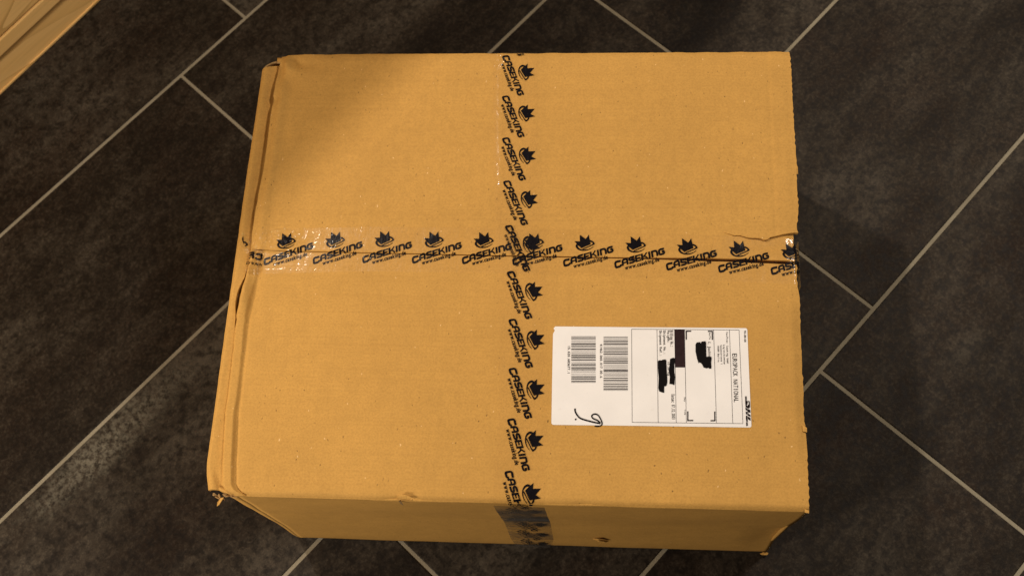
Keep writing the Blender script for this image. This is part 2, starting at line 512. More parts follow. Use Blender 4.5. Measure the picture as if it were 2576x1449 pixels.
def slab(name, P, ni, nj, mat, thick=0.0045, shade=True, parent=None):
    """closed sheet: grid P[i][j] on top, its rim carried down by the board's thickness"""
    V = [P[i][j] for i in range(ni) for j in range(nj)]
    F = []
    for i in range(ni - 1):
        for j in range(nj - 1):
            a = i * nj + j
            F.append((a, a + nj, a + nj + 1, a + 1))
    rim = [(i, 0) for i in range(ni)] + [(ni - 1, j) for j in range(1, nj)] + [(i, nj - 1) for i in range(ni - 2, -1, -1)] + [(0, j) for j in range(nj - 2, 0, -1)]
    b0 = len(V)
    V += [P[i][j] for i, j in rim]                      # doubled so that the rim stays sharp
    V += [P[i][j] - Vector((0, 0, thick)) for i, j in rim]
    n = len(rim)
    for q in range(n):
        r = (q + 1) % n
        F.append((b0 + q, b0 + n + q, b0 + n + r, b0 + r))
    F.append([b0 + n + q for q in range(n - 1, -1, -1)])
    o = bobj(name, V, F, mat, parent, shade)
    if shade:
        fl = [True] * ((ni - 1) * (nj - 1)) + [False] * (n + 1)
        o.data.polygons.foreach_set('use_smooth', fl)
    return o
def spacing(n_edge, w_edge, n, total):
    a = [w_edge * i / n_edge / total for i in range(n_edge)]
    b = [lerp(w_edge, total - 0.012, i / n) / total for i in range(n)]
    c = [lerp(total - 0.012, total, i / 4) / total for i in range(5)]
    return a + b + c
SX = spacing(34, 0.028, 96, 0.54)

# the lid's rear flap; its corner by the tape is torn off along a ragged line
tear_pts = [(2400 + x * 0.1656, 760 + y * 0.1656) for x, y in ((400, 262), (520, 250), (640, 290), (760, 318), (880, 312), (1000, 355), (1110, 372), (1220, 368), (1310, 380), (1350, 412), (1400, 405), (1500, 355), (1700, 305), (1900, 262), (2050, 250), (2110, 258))]
tear_pts = [(a / 1.36801, b / 1.36801) for a, b in tear_pts]
tear = polyf(tear_pts, 'x')
tx0 = hit(*tear_pts[0]).x
def tear_y(x):
    s = seam(x) + gap(x) * 0.5
    k = smooth(tx0 - 0.012, tx0, x)
    return lerp(s, tear(x) + 0.0006 * nz(x * 400, 2.2), k)
NJ = 64
P = []
SXR = sorted(set(SX + [0.70 + 0.0035 * i for i in range(80)]))
SXR = [s for s in SXR if s <= 1.0]
for s in SXR:
    row = []
    x0 = lerp(rear_left(0.5), XR, s)
    for j in range(NJ):
        t = j / (NJ - 1)
        t = t if j not in (NJ - 2,) else 0.994
        lo = tear_y(x0)
        y = lerp(lo, YR, t)
        x = lerp(rear_left(y) + (0.0004 * nz(y * 120, 5)), rear_right(y) + ragged(y, 1.0, 0.0006), s)
        z = rear_z(x, y)
        if t == 1.0:
            y += 0.0006 * nz(x * 60, 7.0) + 0.0003 * nz(x * 220, 9)
        if x > tx0:
            z += 0.0006 * math.exp(-(y - lo) / 0.004) * smooth(tx0, tx0 + 0.02, x)
        row.append(Vector((x, y, z)))
    P.append(row)
rear_flap = slab('rear_flap', P, len(SXR), NJ, M_KRAFT)
rear_flap['label'] = 'rear lid flap with a crumpled corner'
def torn_z(x, y):
    lo = seam(x) + gap(x) * 0.5
    hi = tear_y(x) + 0.0035 * smooth(tx0 - 0.012, tx0 + 0.012, x) + 0.00002
    t = clamp((y - lo) / max(hi - lo, 1e-5))
    z = H + 0.0008 + relief(x, y) - 0.0018 * smooth(tx0 + 0.004, XR - 0.02, x) * smooth(0.0, 0.6, t) - 0.0004 * smooth(tx0, tx0 + 0.02, x) - 0.0011 * (1 - smooth(tx0 - 0.012, tx0 - 0.002, x))
    return z - 0.0012 * smooth(XR - 0.012, XR - 0.003, x)
# torn corner piece, sunk a few millimetres
P = []
n1 = 46
for i in range(n1):
    s = i / (n1 - 1)
    row = []
    x0 = lerp(tx0 - 0.010, hit(2027 / 1.0, 600).x - 0.0135, s)
    x0 = lerp(tx0 - 0.010, XR - 0.0025, s)
    for j in range(9):
        t = j / 8
        lo = seam(x0) + gap(x0) * 0.5
        hi = tear_y(x0) + 0.0035 * smooth(tx0 - 0.012, tx0 + 0.012, x0) + 0.00002
        y = lerp(lo, hi, t)
        x = x0 + (0.0012 * nz(y * 150, 4) if i == n1 - 1 else 0)
        z = torn_z(x, y)
        row.append(Vector((x, y, z)))
    P.append(row)
torn_corner = slab('torn_corner', P, n1, 9, M_KRAFT, 0.004, True, rear_flap)
torn_corner['label'] = 'sunken torn corner of the rear flap beside the tape'

# front flap
P = []
for s in SX:
    row = []
    x0 = lerp(crack(0.3), XR, s)
    for j in range(NJ):
        t = j / (NJ - 1)
        t = (t ** 1.25) if t < 0.3 else t
        hi = seam(x0) - gap(x0) * 0.5
        y = lerp(YF, hi, t)
        jag = 0.0011 * nz(y * 110, 11) + 0.0006 * nz(y * 330, 12) if y > 0.30 else 0.0003 * nz(y * 120, 11)
        x = lerp(crack(y) + jag, front_right(y) + ragged(y, 8.0, 0.0010), s)
        row.append(Vector((x, y, front_z(x, y))))
    P.append(row)
front_flap = slab('front_flap', P, len(SX), NJ, M_KRAFT)

# left hand shoulder: the folded top of the side wall, a little lower than the lid
P = []
ns, nt = 14, 110
for i in range(ns):
    row = []
    for j in range(nt):
        y = lerp(0.1815, hit(680, 152).y, j / (nt - 1))
        up = y > seam(-0.36)
        inner = rear_left(y) + 0.009 if up else crack(y) - 0.0006 - 0.0048 * math.exp(-((y - 0.380) / 0.022) ** 2) - 0.0006 * abs(nz(y * 90, 31))
        s = i / (ns - 1)
        ox = outer_left(y) + 0.0003 * nz(y * 90, 21)
        tipr = smooth(YR - 0.020, YR - 0.010, y)
        x = lerp(ox, inner, s ** 1.3)
        dd = x - ox
        drop = lerp(0.0014, 0.0060, smooth(0.40, 0.47, y))
        z = H - drop - 0.0036 * (1 - smooth(0, 0.0045, dd)) ** 1.5 - lerp(0.0016, 0.0055, smooth(0.41, 0.48, y)) * smooth(0.004, 0.018, dd) + 0.0004 * nz(y * 40, x * 200)
        if y < 0.215:
            cr = smooth(0.215, 0.185, y)
            z -= cr * (0.0016 * math.exp(-((dd - 0.006 - (0.215 - y) * 0.25) / 0.0028) ** 2) + 0.0020 * (1 - smooth(0, 0.006, dd)))
        yy = y - 0.006 * (1 - smooth(0, 0.02, dd)) * tipr
        row.append(Vector((x, yy, z)))
    P.append(row)
shoulder = slab('side_shoulder', P, ns, nt, M_KRAFT, 0.0045)
shoulder['label'] = 'bent top of the left side wall below the flap ends'
# its bared corrugated rim at the rear
rim_top = [(662, 176), (668, 170), (676, 165), (685, 161), (694, 158.5), (706, 157)]
V, F = [], []
for i, (a, b) in enumerate(rim_top):
    p = hit(a, b, H - 0.0095)
    for (dy, dz) in ((0.0, -0.001), (0.0012, 0.0006), (0.0026, -0.001), (0.0024, -0.012), (0.0004, -0.012)):
        V.append(p + Vector((0, dy, dz)))
for i in range(len(rim_top) - 1):
    for q in range(5):
        a, b = i * 5 + q, i * 5 + (q + 1) % 5
        F.append((a, b, b + 5, a + 5))
F.append((0, 1, 2, 3, 4)); F.append(tuple(reversed(range(len(V) - 5, len(V)))))
bobj('torn_edge', V, F, M_TORN, shoulder, True)

# walls
def wall_y(x, z):
    w = z / H
    dent = 0.0046 * math.exp(-((w - 0.52) / 0.20) ** 2) * (0.75 + 0.5 * nz(x * 6, 4.0)) * smooth(-0.352, -0.25, x)
    out = 0.0022 * math.exp(-((w - 0.06) / 0.12) ** 2)
    y = YF + dent - out + 0.0006 * nz(x * 14, z * 30, 2)
    # crushed lower right corner
    rc = math.exp(-((x - 0.182) / 0.024) ** 2 - ((z - 0.085) / 0.055) ** 2)
    y += 0.0075 * rc * 0.55
    return y
zs = [0.0015 + (H - 0.0045) * j / 60 for j in range(61)]
V, F = [], []
def fx0(z): return lerp(-0.3525, -0.3465, z / H)       # where the flat of the wall begins
xs = [i / 120 for i in range(121)]
nx = len(xs)
for z in zs:
    t = z / H
    for q in xs:
        x = lerp(fx0(z), 0.1870, q)
        xx = x + (0.0022 * t if x > 0.18 else 0) - (0.003 * math.exp(-((z - 0.10) / 0.03) ** 2) if x > 0.183 else 0)
        V.append((xx, wall_y(x, z), z))
for j in range(len(zs) - 1):
    for i in range(nx - 1):
        a = j * nx + i
        F.append((a, a + 1, a + nx + 1, a + nx))
nb = len(V)
for z in zs:                                            # broken upright edge: a narrow facet turned to the side
    t = z / H
    for q in (0.0, 0.5, 1.0):
        w = 1 - q
        x = fx0(z) - lerp(0.0050, 0.0205, t) * w
        V.append((x, wall_y(fx0(z), z) + lerp(0.0014, 0.0055, t) * w - 0.0004 * math.sin(math.pi * q), z))
for j in range(len(zs) - 1):
    for i in range(2):
        a = nb + j * 3 + i
        F.append((a, a + 1, a + 4, a + 3))
o = bobj('front_wall', V, F, M_KRAFT, None, True)
md = o.modifiers.new('board', 'SOLIDIFY'); md.thickness = 0.0035; md.offset = -1
def plain_wall(name, a, b, c, d, n=(12, 10)):
    V, F = [], []
    for i in range(n[0] + 1):
        for j in range(n[1] + 1):
            s, t = i / n[0], j / n[1]
            p = Vector(a).lerp(Vector(b), s).lerp(Vector(d).lerp(Vector(c), s), t)
            V.append(p + Vector((0.0012 * nz(p.y * 9, p.z * 9, 1), 0.0012 * nz(p.x * 9, p.z * 9, 5), 0)) * math.sin(math.pi * s) * math.sin(math.pi * t))
    for i in range(n[0]):
        for j in range(n[1]):
            q = i * (n[1] + 1) + j
            F.append((q, q + n[1] + 1, q + n[1] + 2, q + 1))
    o = bobj(name, V, F, M_KRAFT, None, True)
    md = o.modifiers.new('board', 'SOLIDIFY'); md.thickness = 0.0035; md.offset = 0
    return o
ZT = H - 0.0065
plain_wall('left_wall', (-0.3570, YF + 0.006, 0.001), (-0.3575, YR - 0.004, 0.001), (-0.3765, YR - 0.012, ZT - 0.004), (-0.3715, YF + 0.016, ZT - 0.004))
plain_wall('right_wall', (0.1855, YF + 0.003, 0.001), (0.1855, YR - 0.004, 0.001), (0.1868, YR - 0.004, ZT), (0.1868, YF + 0.003, ZT))
plain_wall('rear_wall', (-0.356, YR - 0.003, 0.001), (0.1855, YR - 0.003, 0.001), (0.1868, YR - 0.003, ZT), (-0.366, YR - 0.003, ZT))
plain_wall('base_board', (-0.354, YF + 0.005, 0.003), (0.184, YF + 0.005, 0.003), (0.184, YR - 0.006, 0.003), (-0.354, YR - 0.006, 0.003))
# inner side flap seen only through gaps
plain_wall('inner_flap', (0.03, YF + 0.008, H - 0.0105), (0.184, YF + 0.008, H - 0.0105), (0.184, YR - 0.010, H - 0.0105), (0.03, YR - 0.010, H - 0.0105))

# torn flakes and shreds of board
def flake(pts3, thick, name, parent, mat=M_TORN, curl=0.0):
    n = len(pts3)
    V = [Vector(p) for p in pts3]
    nrm = (V[1] - V[0]).cross(V[2] - V[0]).normalized()
    V2 = [v - nrm * thick for v in V]
    F = [tuple(range(n)), tuple(range(2 * n - 1, n - 1, -1))]
    F += [(i, n + i, n + (i + 1) % n, (i + 1) % n) for i in range(n)]
    return bobj(name, V + V2, F, mat, parent)
rs = random.Random(5)
for i in range(11):                       # shredded corner below the lid's left hand end
    a = rs.uniform(0, 1)
    px, py = lerp(532, 584, a), lerp(1243, 1244, a) + rs.uniform(-4, 4)
    p = hit(px, py, H - 0.008 - rs.uniform(0, 0.005))
    L, w = rs.uniform(0.004, 0.010), rs.uniform(0.0006, 0.0014)
    th = rs.uniform(-0.9, 0.9)
    d = Vector((math.cos(th), math.sin(th), rs.uniform(-0.3, 0.4)))
    e = Vector((-math.sin(th), math.cos(th), rs.uniform(-0.8, 0.8))).normalized()
    mid = p + d * L * 0.5 + Vector((0, 0, rs.uniform(0.0, 0.002)))
    flake([p - e * w, mid - e * w * 1.2, p + d * L - e * w * 0.3, p + d * L + e * w * 0.3, mid + e * w, p + e * w], 0.0005, 'paper_shred', shoulder, M_TORN)
p = hit(556, 1252, H - 0.010)
flake([p, p + Vector((0.004, 0.0005, 0.002)), p + Vector((-0.001, -0.006, -0.002)), p + Vector((-0.0035, -0.0075, -0.003)), p + Vector((-0.003, -0.004, -0.001))], 0.0008, 'paper_shred', shoulder, M_KRAFT)
# knocked up flap of paper on the front fold
p = hit(998, 1251, H + 0.0008)
flake([p, p + Vector((0.004, 0.0030, 0.0004)), p + Vector((0.010, 0.0022, 0.0006)), p + Vector((0.017, -0.0006, -0.0002)), p + Vector((0.010, -0.0010, -0.0012)), p + Vector((0.003, -0.0014, -0.0014))], 0.0006, 'torn_flake', front_flap, M_KRAFT)
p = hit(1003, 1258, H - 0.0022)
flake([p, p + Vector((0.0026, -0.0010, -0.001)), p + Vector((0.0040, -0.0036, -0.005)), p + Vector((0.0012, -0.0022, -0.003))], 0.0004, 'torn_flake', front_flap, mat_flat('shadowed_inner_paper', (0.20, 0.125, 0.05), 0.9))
# flake low on the front wall and the split bottom corners
fw = bpy.data.objects['front_wall']
def onwall(px, py, lift=0.0):
    # place on the front wall seen at this picture point
    d = ray(px, py)
    t = (YF - 0.0015 - CAM_POS.y) / d.y
    q = CAM_POS + d * t
    for _ in range(6):
        yw = wall_y(q.x, clamp(q.z, 0.002, H)) - lift
        q = CAM_POS + d * ((yw - CAM_POS.y) / d.y)
    q.z = max(q.z, 0.0015)
    return q
flake([onwall(1492, 1354, 0.001), onwall(1505, 1356, 0.003), onwall(1532, 1359, 0.001), onwall(1524, 1362, 0.003), onwall(1510, 1364, 0.004)], 0.0006, 'torn_flake', fw, M_KRAFT)
for pts in (((1912, 1389), (1922, 1386), (1932, 1387), (1929, 1391), (1918, 1391)), ((744, 1342), (755, 1340), (760, 1343), (750, 1346))):
    q = [hit(a, b, 0.004) for a, b in pts]
    flake([v + Vector((0, -0.001, 0.002 * (i % 2))) for i, v in enumerate(q)], 0.0012, 'torn_flake', fw, M_KRAFT)
# slivers standing off the cut right hand edge
for (px, py, L, w) in ((2005, 424, 0.014, 0.0008), (2027, 1078, 0.007, 0.0010), (2033, 1285, 0.004, 0.0007)):
    p = hit(px, py, H - 0.001)
    flake([p + Vector((-0.003, L * 0.5, 0)), p + Vector((w, L * 0.1, 0.0006)), p + Vector((w * 0.8, -L * 0.5, 0.0002)), p + Vector((-0.003, -L * 0.35, 0))], 0.0005, 'paper_shred', front_flap if py > 640 else rear_flap, M_KRAFT)

# ------------------------------------------------------------------ glyphs from the built-in vector font
_gl = {}
def glyph(ch, bold=0.0):
    key = (ch, bold)
    if key in _gl: return _gl[key]
    cu = bpy.data.curves.new('glyph', 'FONT')
    cu.body = ch; cu.size = 1.0; cu.offset = bold; cu.resolution_u = 3
    o = bpy.data.objects.new('glyph', cu)
    COL.objects.link(o)
    dg = bpy.context.evaluated_depsgraph_get(); dg.update()
    me = bpy.data.meshes.new_from_object(o.evaluated_get(dg))
    bm = bmesh.new(); bm.from_mesh(me)
    bmesh.ops.triangulate(bm, faces=bm.faces[:])
    bm.verts.index_update()
    V = [(v.co.x, v.co.y) for v in bm.verts]
    T = [tuple(v.index for v in f.verts) for f in bm.faces]
    bm.free()
    bpy.data.meshes.remove(me)
    bpy.data.objects.remove(o); bpy.data.curves.remove(cu)
    xs_ = [v[0] for v in V] or [0, 0.3]
    _gl[key] = (V, T, min(xs_), max(xs_))
    return _gl[key]
CAPH = 0.729
class Flat:
    """2D triangles collected for one print"""
    def __init__(self): self.V, self.T = [], []
    def add(self, V, T):
        b = len(self.V); self.V += V; self.T += [tuple(b + i for i in t) for t in T]
    def poly(self, pts):
        from mathutils.geometry import tessellate_polygon
        t = tessellate_polygon([[Vector((a, b, 0)) for a, b in pts]])
        self.add([tuple(p) for p in pts], [tuple(q) for q in t])
    def stroke(self, pts, w, w2=None):
        n = len(pts)
        L = []
        for i, p in enumerate(pts):
            a = Vector(pts[max(i - 1, 0)]); b = Vector(pts[min(i + 1, n - 1)])
            d = (b - a).normalized()
            ww = w if w2 is None else lerp(w, w2, i / (n - 1))
            L.append((p[0] - d.y * ww / 2, p[1] + d.x * ww / 2)); L.append((p[0] + d.y * ww / 2, p[1] - d.x * ww / 2))
        T = []
        for i in range(n - 1):
            a = 2 * i
            T += [(a, a + 1, a + 3), (a, a + 3, a + 2)]
        self.add(L, T)
    def text(self, s, fx, mono=None, bold=0.0, fill=0.82):
        """fx maps (advance in caps, height in caps) -> 2D"""
        x = 0.0
        for ch in s:
            if ch == ' ':
                x += mono or 0.38; continue
            V, T, a, b = glyph(ch, bold)
            if mono:
                w = max(b - a, 1e-3) / CAPH
                sc_ = min(mono * fill / w, 1.35) if ch not in '.:,-1liIj\'' else min(1.0, mono * fill / w)
                pts = [fx(x + mono / 2 + ((v[0] - (a + b) / 2) / CAPH) * sc_, v[1] / CAPH) for v in V]
                self.add(pts, T); x += mono
            else:
                pts = [fx(x + (v[0] - a) / CAPH, v[1] / CAPH) for v in V]
                self.add(pts, T); x += (b - a) / CAPH + 0.11
        return x
    def refine(self, maxlen):
        out_t = []
        stack = list(self.T)
        V = self.V
        cache = {}
        while stack:
            a, b, c = stack.pop()
            es = [((V[a][0] - V[b][0]) ** 2 + (V[a][1] - V[b][1]) ** 2, a, b, c), ((V[b][0] - V[c][0]) ** 2 + (V[b][1] - V[c][1]) ** 2, b, c, a), ((V[c][0] - V[a][0]) ** 2 + (V[c][1] - V[a][1]) ** 2, c, a, b)]
            e = max(es)
            if e[0] <= maxlen * maxlen:
                out_t.append((a, b, c)); continue
            _, p, q, r = e
            k = (min(p, q), max(p, q))
            if k not in cache:
                V.append(((V[p][0] + V[q][0]) / 2, (V[p][1] + V[q][1]) / 2)); cache[k] = len(V) - 1
            mm = cache[k]
            stack += [(p, mm, r), (mm, q, r)]
        self.T = out_t
        return self
def print_obj(name, fl, fmap, mat, parent):
    V = [fmap(a, b) for a, b in fl.V]
    F = []
    for t in fl.T:
        a, b, c = (V[i] for i in t)
        n = (b - a).cross(c - a)
        if n.length < 1e-12: continue
        F.append(t)
    return bobj(name, V, F, mat, parent)

# ------------------------------------------------------------------ packing tape: clear film over black print
# unit artwork in millimetres about the crown's centre; x along the tape, y across it
def c5(x, y):                             # picture crop the lettering was measured in
    p = hit((1100 + x * 0.2329) / 1.36801, (760 + y * 0.2329) / 1.36801); q = hit(1094, 602)
    return ((p.x - q.x), (p.y - q.y))
def r4(x, y):
    p = hit((1700 + x * 0.1553) / 1.36801, (740 + y * 0.1553) / 1.36801); q = hit(1470, 615)
    return ((p.x - q.x), (p.y - q.y))
crown = [(1788, 608), (1912, 612), (1908, 463), (2040, 555), (2108, 458), (2132, 582), (2150, 668), (1948, 760), (1868, 692), (1842, 660)]
ring_l = [(1842, 660), (1828, 680), (1815, 712), (1825, 748), (1860, 786), (1920, 810), (1990, 818), (2060, 810), (2130, 785), (2190, 745), (2222, 712), (2205, 718), (2150, 758), (2080, 783), (2000, 794), (1930, 784), (1887, 756), (1864, 718), (1868, 694)]
ring_r = [(2130, 578), (2165, 584), (2205, 604), (2232, 632), (2243, 655), (2236, 668), (2200, 688), (1986, 790), (1960, 778), (2160, 684), (2192, 660), (2196, 645), (2180, 626), (2142, 612)]
# heavy squared letters on a 0..1 grid (x width in units of cap height)
S = 0.235
LET = {
 'C': (1.05, [[(1.0, .83), (.30, .88), (.13, .78), (.13, .22), (.24, .11), (.80, .11), (.93, .20), (.95, .36)]], []),
 'A': (0.98, [[(.13, 0), (.13, .62), (.24, .86), (.40, .89), (.72, .89), (.84, .78), (.84, 0)], [(.13, .40), (.84, .40)]], []),
 'S': (0.98, [[(.92, .89), (.28, .89), (.15, .78), (.15, .62), (.26, .53), (.74, .47), (.85, .37), (.85, .22), (.74, .11), (.06, .11)]], []),
 'E': (0.86, [[(.13, 0), (.13, 1)], [(.13, .89), (.84, .89)], [(.13, .50), (.74, .50)], [(.13, .11), (.84, .11)]], []),
 'K': (1.02, [[(.13, 0), (.13, 1)], [(.16, .50), (.42, .52), (.88, 1.0)], [(.36, .52), (.62, .46), (.94, 0)]], []),
 'I': (0.40, [[(.16, 0), (.16, 1)]], []),
 'N': (1.00, [[(.13, 0), (.13, 1)], [(.13, .89), (.62, .89), (.80, .80), (.86, .62), (.86, 0)]], []),
 'G': (1.02, [[(.92, .86), (.30, .89), (.14, .78), (.14, .22), (.26, .11), (.72, .11), (.86, .20), (.86, .50), (.52, .50)]], []),
}
def curved(pts):
    """round off the corners of a stroke"""
    out = [pts[0]]
    for a, b, c in zip(pts, pts[1:], pts[2:]):
        A, B, C_ = Vector(a), Vector(b), Vector(c)
        la, lc = (A - B).length, (C_ - B).length
        r = min(0.10, la * 0.45, lc * 0.45)
        out.append(tuple(B + (A - B).normalized() * r)); out.append(tuple(B + ((A - B).normalized() + (C_ - B).normalized()) * r * 0.28)); out.append(tuple(B + (C_ - B).normalized() * r))
    out.append(pts[-1])
    return out
def unit_art(parts='cwu'):
    f = Flat()
    if 'c' in parts:
        f.poly([r4(*p) for p in crown]); f.poly([r4(*p) for p in ring_l]); f.poly([r4(*p) for p in ring_r])
    if 'w' in parts:
        o = Vector(c5(1392, 607)); e = Vector(c5(2092, 398))
        ex = (e - o).normalized(); L = (Vector(c5(2130, 388)) - o).length
        ey = Vector((-0.145, 0.99))
        cap = 0.00690
        total = sum(LET[c][0] for c in 'CASEKING') * cap
        gapw = (L - total) / 7
        x = 0.0
        for i, c in enumerate('CASEKING'):
            w, st, _ = LET[c]
            hs = 1.12 if i == 0 else 1.0
            for s_ in st:
                vert = len(s_) == 2 and abs(s_[0][0] - s_[1][0]) < 0.01
                pts = curved(s_) if len(s_) > 2 else s_
                loc = Flat()
                loc.stroke(pts, 0.285 if vert or c in 'CGSAN' and len(s_) > 2 else 0.20)
                f.add([tuple(o + ex * (x + a * cap) + ey * ((b * hs - (hs - 1)) * cap)) for a, b in loc.V], loc.T)
            x += w * cap + gapw
    if 'u' in parts:
        o = Vector(c5(1536, 632)); e = Vector(c5(2042, 487))
        ex = (e - o).normalized(); ey = Vector((-0.16, 0.99))
        tmp = Flat()
        wid = tmp.text('www.caseking.de', lambda a, b: (a, b), None, 0.026)
        sx = (e - o).length / wid
        cap = 0.0045
        f.text('www.caseking.de', lambda a, b: tuple(o + ex * (a * sx) + ey * (b * cap)), None, 0.026)
    return f
ART = unit_art().refine(0.0017)
ART_CROWN = unit_art('c').refine(0.0017)
ART_TEXT = unit_art('wu').refine(0.0017)

def top_z(x, y):
    if y > seam(x) + gap(x) * 0.5: return max(rear_z(x, y), 0)
    if y < seam(x) - gap(x) * 0.5: return front_z(x, y)
    return lerp(front_z(x, seam(x) - gap(x) * 0.5), rear_z(x, seam(x) + gap(x) * 0.5), 0.5)
# --- tape along the seam
HW = 0.0245
ycs = [(-0.40, 0.4255), (-0.36, 0.4268), (-0.24, 0.4308), (-0.12, 0.4304), (0.0, 0.4280), (0.1, 0.4245), (0.19, 0.4215), (0.24, 0.420)]
def interp(tab, k):
    if k <= tab[0][0]: return tab[0][1]
    for (a, va), (b, vb) in zip(tab, tab[1:]):
        if k <= b: return va + (vb - va) * smooth(0, 1, (k - a) / (b - a)) if False else va + (vb - va) * (k - a) / (b - a)
    return tab[-1][1]
def film_z(x, y):
    """top surface under the seam tape; the film bridges steps"""
    if x < -0.357:
        zi = top_z(-0.355, y); zo = H - 0.0052
        return lerp(zo, zi, smooth(-0.3685, -0.357, x)) - 0.004 * (1 - smooth(outer_left(y), outer_left(y) + 0.004, x))
    xe = min(x, XR - 0.004)
    z = top_z(xe, y)
    if xe > tx0 and y > seam(xe): z = max(torn_z(xe, y), z - 0.004)
    if x > xe: return z - 0.0040 * smooth(XR - 0.004, XR + 0.004, x)
    dq = (y - seam(x)) / (gap(x) * 0.42)
    return z - 0.30 * gap(x) * math.exp(-dq * dq)
def creases(x, y, seed):
    a = nz(x * 95 + 6 * nz(x * 40, y * 40, seed), y * 70, seed)
    b = nz(x * 210, y * 160, seed + 3)
    return 0.0022 * (1 - abs(a) * 2.2) ** 2 * (a > -0.45) * (a < 0.45) + 0.0012 * abs(b)
def seam_tape(s, t, lift):
    x = s; y = interp(ycs, s) + t
    if t > -0.002:
        lift += creases(x, y, 2.5) * (1 - smooth(-0.330, -0.300, x)) * smooth(-0.002, 0.004, t) * (lift > 0.0006)
    if x > XR + 0.0015:
        return Vector((XR + 0.0017 + lift, y, H - 0.004 - (x - XR - 0.0015)))
    return Vector((x, y, film_z(x, y) + lift))
tape1 = None
def film_grid(name, fm, s0, s1, hw, ns, nt, mat, jagged=0.0, lift=0.0009):
    V, F = [], []
    for i in range(ns + 1):
        s = lerp(s0, s1, i / ns)
        for j in range(nt + 1):
            t = lerp(-hw, hw, j / nt)
            ss = s
            if i == ns: ss += jagged * nz(t * 400, 3)
            if i == 0: ss -= jagged * nz(t * 400, 9)
            V.append(fm(ss, t, lift))
    for i in range(ns):
        for j in range(nt):
            a = i * (nt + 1) + j
            F.append((a, a + nt + 1, a + nt + 2, a + 1))
    return bobj(name, V, F, mat, None, True)
tape1 = film_grid('packing_tape', seam_tape, -0.3775, 0.205, HW, 600, 60, M_FILM, 0.002)
tape1['label'] = 'clear printed packing tape along the lid seam'
for i in range(-1, 10):
    s0 = -0.2778 + 0.05135 * i
    if s0 < -0.376: continue
    print_obj('printed_logo', ART, lambda a, b: seam_tape(clamp(s0 + a, -0.40, 0.215), b + 0.0105, 0.00045), M_INK, tape1)
s0 = -0.3812
print_obj('printed_logo', ART_CROWN, lambda a, b: seam_tape(max(s0 + a, -0.3775), b + 0.0105, 0.00045), M_INK, tape1)
# folded back, crumpled end of that tape, its print seen in reverse
def crump(s, t, lift):
    p0 = hit(623, 628); p1 = hit(657, 692)
    x = lerp(p0.x, p1.x, s); y = lerp(p0.y, p1.y, t)
    z = H + 0.0012 + 0.0018 * nz(x * 230, y * 230, 4) + 0.0012 * nz(x * 500, y * 420, 7) - 0.002 * (1 - smooth(0, 0.35, s))
    return Vector((x, y, z + lift))
V, F = [], []
n = 22
for i in range(n + 1):
    for j in range(n + 1):
        V.append(crump(i / n + 0.06 * nz(j * 0.6, 2) * (i == n or i == 0), j / n + 0.06 * nz(i * 0.7, 5) * (j in (0, n)), 0.0004))
for i in range(n):
    for j in range(n):
        a = i * (n + 1) + j
        F.append((a, a + 1, a + n + 2, a + n + 1))
o = bobj('folded_tape_end', V, F, M_CRUMPLE, tape1, False)
f = Flat()
for c, xo in (('C', 0.56), ('E', 0.06)):
    for s_ in LET[c][1]:
        loc = Flat(); loc.stroke(curved(s_) if len(s_) > 2 else s_, 0.26)
        f.add([(xo + 0.40 * (1 - a), 0.36 - 0.26 * b + 0.10 * xo) for a, b in loc.V], loc.T)
f.text('www.cas', lambda a, b: (1.02 - a * 0.20, 0.66 - 0.13 * b - 0.02 * a), None, 0.02)
f.T = [t for t in f.T if all(-0.02 <= f.V[i][0] <= 1.03 for i in t)]
print_obj('printed_logo', f.refine(0.08), lambda a, b: crump(a, b, 0.00015), M_INK, tape1)

# --- tape across the seam, down over the front fold
xcs = [(0.10, -0.0770), (0.186, -0.0775), (0.237, -0.0766), (0.288, -0.0770), (0.340, -0.0786), (0.391, -0.0821), (0.441, -0.0861), (0.490, -0.0901), (0.5395, -0.0938), (0.589, -0.0963), (0.639, -0.0984), (0.70, -0.1005)]
def cross_tape(s, t, lift):
    # s: distance travelled along -y measured from y = 0
    y = -s
    x = interp(xcs, y) + t
    if y > YR - 0.001:
        return Vector((x, YR + 0.0008 + lift, H - 0.0035 - (y - YR + 0.001)))
    if y < YF + 0.0002:
        z = max(H - 0.0040 - (YF - y), 0.002)
        narrow = smooth(0.06, 0.0, z)
        x = x + (-0.006 * narrow if t > 0 else 0.004 * narrow) * abs(t) / HW
        wr = 0.0007 * nz(x * 60, z * 160, 3) * smooth(0.16, 0.05, z)
        return Vector((x, wall_y(x, z) - lift * 1.6 - 0.0006 - abs(wr), z))
    z = top_z(x, y)
    if abs(y - interp(ycs, x)) < HW + 0.002:
        z = max(z, film_z(x, y) + 0.0006)
    if lift > 0.0006:
        e = smooth(0.47, 0.53, y) * math.exp(-((t + 0.0175 - 0.003 * nz(y * 30, 3)) / 0.0028) ** 2)
        lift += 0.0006 * e * (0.7 + 0.7 * nz(y * 160, t * 300, 6)) + 0.6 * creases(x, y, 7.5) * smooth(0.635, 0.655, y) * smooth(0.002, -0.006, t)
        g2 = math.exp(-((y - 0.30) / 0.016) ** 2) * smooth(-0.008, -0.016, t)
        lift += 0.0010 * g2 * abs(nz(x * 90, y * 420 + x * 300, 5))
    return Vector((x, y, z + lift))
tape2 = film_grid('packing_tape', cross_tape, -0.70, 0.088, 0.0240, 560, 90, M_FILM, 0.002)
tape2['label'] = 'clear printed packing tape across the lid and down the front wall'
for i in range(-1, 16):
    y0 = 0.6394 - 0.0504 * i
    if y0 < -0.085: break
    print_obj('printed_logo', ART, lambda a, b: cross_tape(clamp(-y0 + a, -0.70, 0.0875), b + 0.0110, 0.00045), M_INK, tape2)

